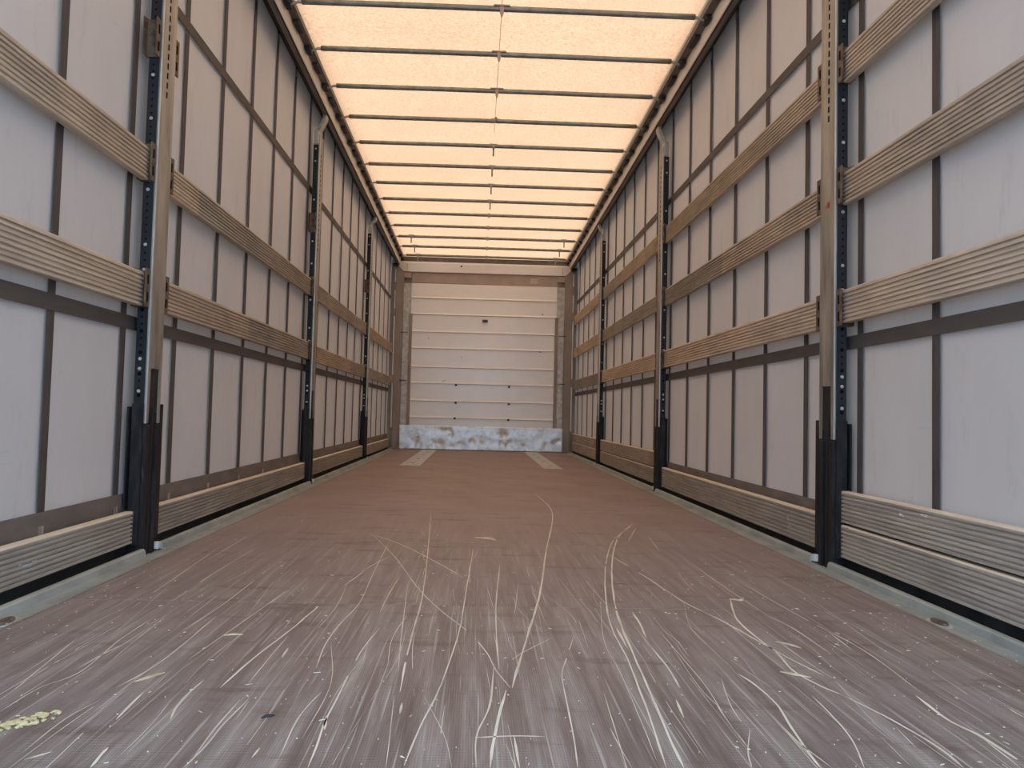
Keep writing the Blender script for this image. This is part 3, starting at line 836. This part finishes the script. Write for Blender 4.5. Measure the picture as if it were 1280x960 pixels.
# ---- side posts
POCKET_Z = (0.938, 1.392, 1.848)
def make_post(s, ztop):
    t = empty('side_post', (0, 0, 0))
    def P(name, boxes, mat, bevel=0.0, parent=None, z=0, a=0, b=0):
        bm = B()
        if boxes is None:      # U-shaped pocket, open towards the board
            c, e = (-0.010, a) if a < 0 else (0.160, b)
            k = 0.0 if a < 0 else 0.150
            extrude_axis(bm, [(s * 0.006, k), (s * 0.006, e), (s * 0.010, e), (s * 0.010, c), (s * 0.052, c), (s * 0.052, e), (s * 0.055, e), (s * 0.055, k)], 'z', z - 0.064, z + 0.074)
            boxes = []
        for (o0, o1, y0, y1, z0, z1) in boxes: box(bm, s * o0, s * o1, y0, y1, z0, z1)
        return obj(name, bm, mat, parent or t, bevel=bevel)
    # galvanised sliding profile: two flanges joined by a web, open slot low down
    bm = B()
    outl = [(0.0, 0.46), (0.030, 0.46), (0.030, 0.66), (0.125, 0.66), (0.125, 0.46), (0.150, 0.46), (0.150, 2.50), (0.0, 2.50)]
    extrude_axis(bm, outl, 'x', 0.0, s * 0.032)
    prof = obj('profile', bm, 'galv', t, bevel=0.002)
    P('bright_edge', [(-0.0015, 0.003, -0.002, 0.004, 0.46, 2.45)], 'bright', parent=prof)
    bm = B()
    for k in range(20):
        z = 1.66 + k * 0.036
        box(bm, s * -0.0015, s * 0.001, 0.062, 0.072, z, z + 0.022)
    obj('slot_shades', bm, 'hole_shade', prof)['kind'] = 'stuff'  # solid dark boxes, the shade of the slots put in as colour
    # perforated black strip on the face towards the rear, its twin on the far face
    st = P('perforated_strip', [(0.008, 0.044, -0.006, 0.0, 0.36, 2.42)], 'black')
    P('perforated_strip', [(0.008, 0.044, 0.150, 0.156, 0.36, 2.42)], 'black')
    bm = B()
    for k in range(72):
        z = 0.56 + 0.0255 * k
        disc(bm, (s * 0.027, -0.006, z), (0, -1, 0), 0.0042 if z > 0.9 else 0.0075 if k % 3 == 0 else 0.004, 0.0006, 8)
    obj('perforation_shades', bm, 'hole_shade', st)['kind'] = 'stuff'  # solid dark discs painted as the shade in the perforations
    for z in (0.575, 0.655, 0.69, 1.01, 1.10, 1.30, 1.56, 1.72, 2.02, 2.30, 2.39):
        bm = B(); disc(bm, (s * 0.027, -0.006, z), (0, -1, 0), 0.0065, 0.0045, 8)
        obj('rivet', bm, 'bright', st)
    # black foot: core with ribs, side cheeks, outer flange
    ft = P('foot', [(0.004, 0.052, 0.004, 0.165, -0.012, 0.50)], 'scuffed', 0.002)
    P('foot_tongue', [(0.003, 0.020, 0.034, 0.121, 0.50, 0.655)], 'scuffed', 0.002, ft)
    P('foot_rib', [(-0.006, 0.02, -0.002, 0.032, -0.012, 0.455)], 'scuffed', 0.002, ft)
    P('foot_rib', [(-0.004, 0.02, 0.050, 0.072, -0.012, 0.52)], 'scuffed', 0.002, ft)
    P('foot_rib', [(-0.006, 0.02, 0.100, 0.132, -0.012, 0.455)], 'scuffed', 0.002, ft)
    P('foot_cheek', [(0.006, 0.046, -0.014, -0.003, 0.03, 0.53)], 'scuffed', 0.002, ft)
    P('foot_cheek', [(0.002, 0.046, 0.160, 0.192, 0.03, 0.53)], 'scuffed', 0.002, ft)
    P('foot_flange', [(0.051, 0.0565, -0.030, 0.18, 0.165, 0.52)], 'black', 0.002, ft)
    # slat pockets on both sides at the three slat heights
    for z in POCKET_Z:
        for (a, b) in ((-0.048, 0.0), (0.150, 0.206)):
            pk = P('slat_pocket', None, 'rust', 0.001, z=z, a=a, b=b)
            mid = (a + b) / 2
            for q in (-0.045, 0.018):
                P('pocket_slot_shade', [(0.0045, 0.0065, mid - 0.006, mid + 0.006, z + q, z + q + 0.033)], 'hole_shade', parent=pk)  # dark block coloured as slot shade, nothing is cut
    # cranked head bracket up to the roof rail
    bm = B()
    path = [(0.022, 2.40), (0.022, 2.525), (-0.018, ztop - 0.03), (-0.022, ztop - 0.012), (-0.022, ztop)]
    wid = [(0.028, 0.105), (0.026, 0.110), (0.022, 0.118), (0.028, 0.112), (0.028, 0.112)]
    rings = []
    for (o_, z), (ya, yb) in zip(path, wid):
        rings.append([bm.verts.new(v) for v in ((s * (o_ - 0.014), ya, z), (s * (o_ - 0.014), yb, z), (s * (o_ + 0.014), yb, z), (s * (o_ + 0.014), ya, z))])
    for a, b in zip(rings, rings[1:]):
        for k in range(4): bm.faces.new((a[k], a[(k + 1) % 4], b[(k + 1) % 4], b[k]))
    bm.faces.new(rings[0]); bm.faces.new(rings[-1])
    hb = obj('head_bracket', bm, 'bracket', t, bevel=0.004)
    P('head_clamp', [(0.008, 0.040, -0.004, 0.02, 2.425, 2.53)], 'bracket', 0.003, hb)
    P('foot_stop', [(-0.014, 0.004, 0.150, 0.178, -0.004, 0.022)], 'white_bolt', 0.002, ft)
    return t
WHERE = ['nearest the camera', 'second from the camera', 'farthest from the camera']
for s, side in ((-1, 'left'), (1, 'right')):
    for i, y in enumerate(POST_Y):
        t = make_post(s, roof_z(y + 0.12) - 0.0885)
        t.location = (s * FACE, y, 0.0)
        tag(t, 'galvanised side post with black foot on the %s, %s' % (side, WHERE[i]), 'post', 'sliding side posts')
        if i == 0 and s > 0:
            # little red scrawl on the inner face
            for pts in ([(0.052, 1.350), (0.055, 1.328), (0.060, 1.352), (0.064, 1.330)], [(0.074, 1.352), (0.070, 1.340), (0.076, 1.332)], [(0.086, 1.345), (0.090, 1.33)]):
                bm = B(); tube(bm, [(-0.001, a, z) for a, z in pts], 0.0018, 5)
                obj('red_scrawl', bm, 'red_mark', t)

# ---- slats
def slat_mesh(s, ln, h, split=None, mats=('wood', 'wood_top_lit'), seed=0):
    ribs = 8
    prof = [(0.003, 0.0)]
    pitch = h / ribs
    for k in range(ribs):
        z = k * pitch
        prof += [(0.0, z + pitch * 0.14), (0.0, z + pitch * 0.60)]
        if k < ribs - 1: prof += [(0.0060, z + pitch * 0.74), (0.0060, z + pitch * 1.02)]
    prof += [(0.003, h), (0.026, h), (0.028, h - 0.003), (0.028, 0.003), (0.026, 0.0)]
    top = prof.index((0.003, h))  # top face gets the lighter, painted-in lit tone on bottom boards
    bm = B()
    cuts = [0.0] + ([split] if split else []) + [ln]
    for i, (a, b) in enumerate(zip(cuts, cuts[1:])):
        g = 0.0008 if i else 0.0
        extrude_y(bm, [(s * (x + (0.0006 if i else 0)), z) for x, z in prof], a + g, b, mi_fn=lambda k, i=i: 1 if k in (top, top - 1) else (2 if i else 0), mi=2 if i else 0)
    return bm
BAY = [(0.30, 3.389), (3.609, 6.709), (6.929, 10.079), (10.299, 13.128)]
BAYTXT = ['before the nearest post', 'between nearest and second posts', 'between second and farthest posts', 'beyond the farthest post']
slats = {}
ROWS_L = {'A': (1.330, 0.118, 'upper'), 'B': (0.876, 0.122, 'middle'), 'D': (0.036, 0.113, 'bottom')}
ROWS_R = {'C': (1.782, 0.122, 'topmost'), 'A': (1.326, 0.120, 'second highest'), 'B': (0.885, 0.122, 'third highest'), 'E': (0.163, 0.113, 'upper of two bottom'), 'D': (0.036, 0.117, 'lower of two bottom')}
SPLIT = {(-1, 'A', 1): 0.40, (-1, 'B', 1): 1.35, (1, 'A', 1): 1.5, (1, 'C', 2): 1.9, (-1, 'B', 2): 2.0}
rj = random.Random(5)
for s, rows, side in ((-1, ROWS_L, 'left'), (1, ROWS_R, 'right')):
    for row, (z, h, rt) in rows.items():
        for bay in range(4):
            if s > 0 and row == 'E' and bay == 1: continue
            y0, y1 = BAY[bay]
            hh = h
            if row == 'D' and s > 0 and bay == 1: hh = 0.138; rt_ = 'single bottom'
            else: rt_ = rt
            dz = rj.uniform(-0.003, 0.003)
            low = row in 'DE'
            a = 'wood_grey' if low else 'wood'
            if bay >= 2 and row in 'AB': a = 'wood_grey' if (bay + ord(row)) % 2 else 'wood'
            bm = slat_mesh(s, y1 - y0, hh, SPLIT.get((s, row, bay)))
            o = obj('side_board', bm, [a, 'wood_top_lit' if low else a, 'wood_grey' if a == 'wood' else 'wood'], loc=(s * SLAT, y0, z + dz))
            tag(o, '%s ribbed wooden board on the %s, %s' % (rt_, side, BAYTXT[bay]), 'board', 'boards hung between the %s posts' % side)
            slats[(s, row, bay)] = o
            for ye in (-0.002, y1 - y0):
                bm = B(); box(bm, -s * 0.0008, s * 0.0285, ye, ye + 0.002, -0.0005, hh + 0.0005)
                obj('end_cap', bm, 'rust', o)

def blob(bm, cy, cz, ry, rz, s, seed, off=-0.0006):
    rb = random.Random(seed)
    vv = []
    for k in range(11):
        t = 2 * math.pi * k / 11
        q = rb.uniform(0.5, 1.05)
        vv.append(bm.verts.new((s * off, cy + ry * q * math.cos(t), cz + rz * q * math.sin(t))))
    f = bm.faces.new(vv)
    r = bmesh.ops.extrude_face_region(bm, geom=[f])
    bmesh.ops.translate(bm, verts=[v for v in r['geom'] if isinstance(v, bmesh.types.BMVert)], vec=(s * 0.004, 0, 0))
def mark(key, name, mat, blobs):
    s, row, bay = key
    o = slats[key]
    for i, (y, z, ry, rz) in enumerate(blobs):
        bm = B()
        blob(bm, y - o.location.y, z - o.location.z, ry, rz, s, i + bay * 5)
        obj(name, bm, mat, o)
mark((-1, 'D', 0), 'chalk_mark', 'blue_chalk', [(2.600, 0.088, 0.016, 0.005), (2.630, 0.084, 0.014, 0.006), (2.655, 0.092, 0.014, 0.004), (2.575, 0.094, 0.010, 0.003)])
mark((1, 'E', 0), 'paint_chip', 'paint_chip', [(2.912, 0.243, 0.012, 0.005), (2.895, 0.240, 0.006, 0.004), (2.770, 0.257, 0.010, 0.004), (2.748, 0.256, 0.016, 0.0045)])
mark((1, 'D', 0), 'torn_chip', 'bare_wood', [(3.335, 0.148, 0.014, 0.005), (3.22, 0.10, 0.006, 0.003)])
mark((1, 'D', 1), 'torn_chip', 'bare_wood', [(4.60, 0.060, 0.022, 0.018), (4.64, 0.048, 0.018, 0.012), (3.975, 0.115, 0.018, 0.020), (3.955, 0.075, 0.014, 0.026)])
mark((-1, 'B', 1), 'red_scrawl', 'red_mark', [(5.42, 0.940, 0.014, 0.005), (5.44, 0.932, 0.008, 0.007)])

# ---- loose wood debris on the floor
def splinter(name, pts, w, h, mat, label, cat='wood splinter'):
    bm = B()
    line = catmull(pts, 5)
    c = line[len(line) // 2].copy()
    rings = []
    n = len(line)
    for i, p in enumerate(line):
        d = (line[min(i + 1, n - 1)] - line[max(i - 1, 0)]).normalized(); sd = Vector((-d.y, d.x, 0))
        e = 0.3 + 0.7 * math.sin(math.pi * min(max(i / (n - 1), 0.06), 0.94))
        q = p - c
        rings.append([bm.verts.new(q + sd * w * e * 0.5 + Vector((0, 0, 0.0))), bm.verts.new(q - sd * w * e * 0.5), bm.verts.new(q - sd * w * e * 0.3 + Vector((0, 0, h * e))), bm.verts.new(q + sd * w * e * 0.35 + Vector((0, 0, h * e * 0.8)))])
    for a, b in zip(rings, rings[1:]):
        for k in range(4): bm.faces.new((a[k], a[(k + 1) % 4], b[(k + 1) % 4], b[k]))
    bm.faces.new(rings[0]); bm.faces.new(rings[-1])
    o = obj(name, bm, mat, loc=(c.x, c.y, 0.0008))
    tag(o, label, cat)
    return o
splinter('wood_splinter', [(-0.700, 1.845), (-0.682, 1.876), (-0.664, 1.912)], 0.008, 0.005, 'splinter', 'curved tan wood splinter on the floor, left of centre near camera')
splinter('wood_splinter', [(-0.635, 2.225), (-0.612, 2.235), (-0.590, 2.236)], 0.010, 0.004, 'splinter', 'short straight wood splinter on the left half of the floor')
splinter('wood_splinter', [(-0.060, 4.02), (-0.030, 4.00), (0.005, 3.985), (0.03, 3.93)], 0.030, 0.008, 'splinter', 'torn wood splinter mid floor, far up the centre')
splinter('wood_splinter', [(0.690, 2.77), (0.717, 2.75), (0.735, 2.79)], 0.014, 0.005, 'splinter', 'bent wood splinter on the right half, short of nearest post')
splinter('wood_splinter', [(0.660, 2.25), (0.684, 2.22), (0.700, 2.19)], 0.007, 0.004, 'splinter', 'pale curled shaving on the right half of the floor')
splinter('wood_splinter', [(0.585, 1.985), (0.605, 1.965), (0.635, 1.945)], 0.008, 0.004, 'splinter', 'thin pale wood shaving at right, closest to the camera')
splinter('rubber_scrap', [(-0.415, 1.645), (-0.407, 1.655), (-0.396, 1.66)], 0.008, 0.004, 'dark_bit', 'tiny dark rubber scrap on the floor near the camera', 'scrap')
rd = random.Random(21)
bm = B()
for k in range(60):
    x = -0.792 + rd.gauss(0, 0.020); y = 1.612 + rd.gauss(0, 0.018) + (x + 0.792) * 0.9
    r_ = rd.uniform(0.002, 0.006)
    m4 = Matrix.Translation((x + 0.792, y - 1.612, r_ * 0.35)) @ Matrix.Rotation(rd.uniform(0, 6), 4, 'Z') @ Matrix.Diagonal((r_ * 1.6, r_, r_ * 0.6, 1))
    bmesh.ops.create_icosphere(bm, subdivisions=1, radius=1, matrix=m4)
cr = obj('wood_crumbs', bm, 'crumb', loc=(-0.792, 1.612, 0.0006))
tag(cr, 'small heap of yellow wood crumbs on the floor at far left', 'debris'); cr['kind'] = 'stuff'
bm = B()
for k in range(900):
    y = 1.15 + abs(rd.gauss(0, 1)) * 1.3
    if y > 6.2: continue
    side = rd.random()
    x = rd.uniform(-1.2, 1.2) if side < 0.8 else rd.choice((-1, 1)) * rd.uniform(1.0, 1.2)
    a = rd.gauss(math.pi / 2, 0.7); ln = rd.choice((0.002, 0.003, 0.004, 0.006, 0.009, 0.013)) * rd.uniform(0.7, 1.2); w = rd.uniform(0.0012, 0.0032)
    d = Vector((math.cos(a), math.sin(a), 0)) * ln * 0.5; sd = Vector((-d.y, d.x, 0)).normalized() * w * 0.5
    p = Vector((x, y, 0.0009))
    q = [p - d - sd * 0.4, p + d * 0.2 - sd, p + d, p + d * 0.1 + sd * 0.9]
    lo = [bm.verts.new(v) for v in q]; hi = [bm.verts.new(v + Vector((0, 0, rd.uniform(0.0006, 0.002)))) for v in q]
    for i in range(4): bm.faces.new((lo[i], lo[(i + 1) % 4], hi[(i + 1) % 4], hi[i]))
    bm.faces.new(hi); bm.faces.new(lo[::-1])
fl = obj('wood_flakes', bm, 'flake')
tag(fl, 'scattered pale wood flakes and dust over the floor', 'debris'); fl['kind'] = 'stuff'
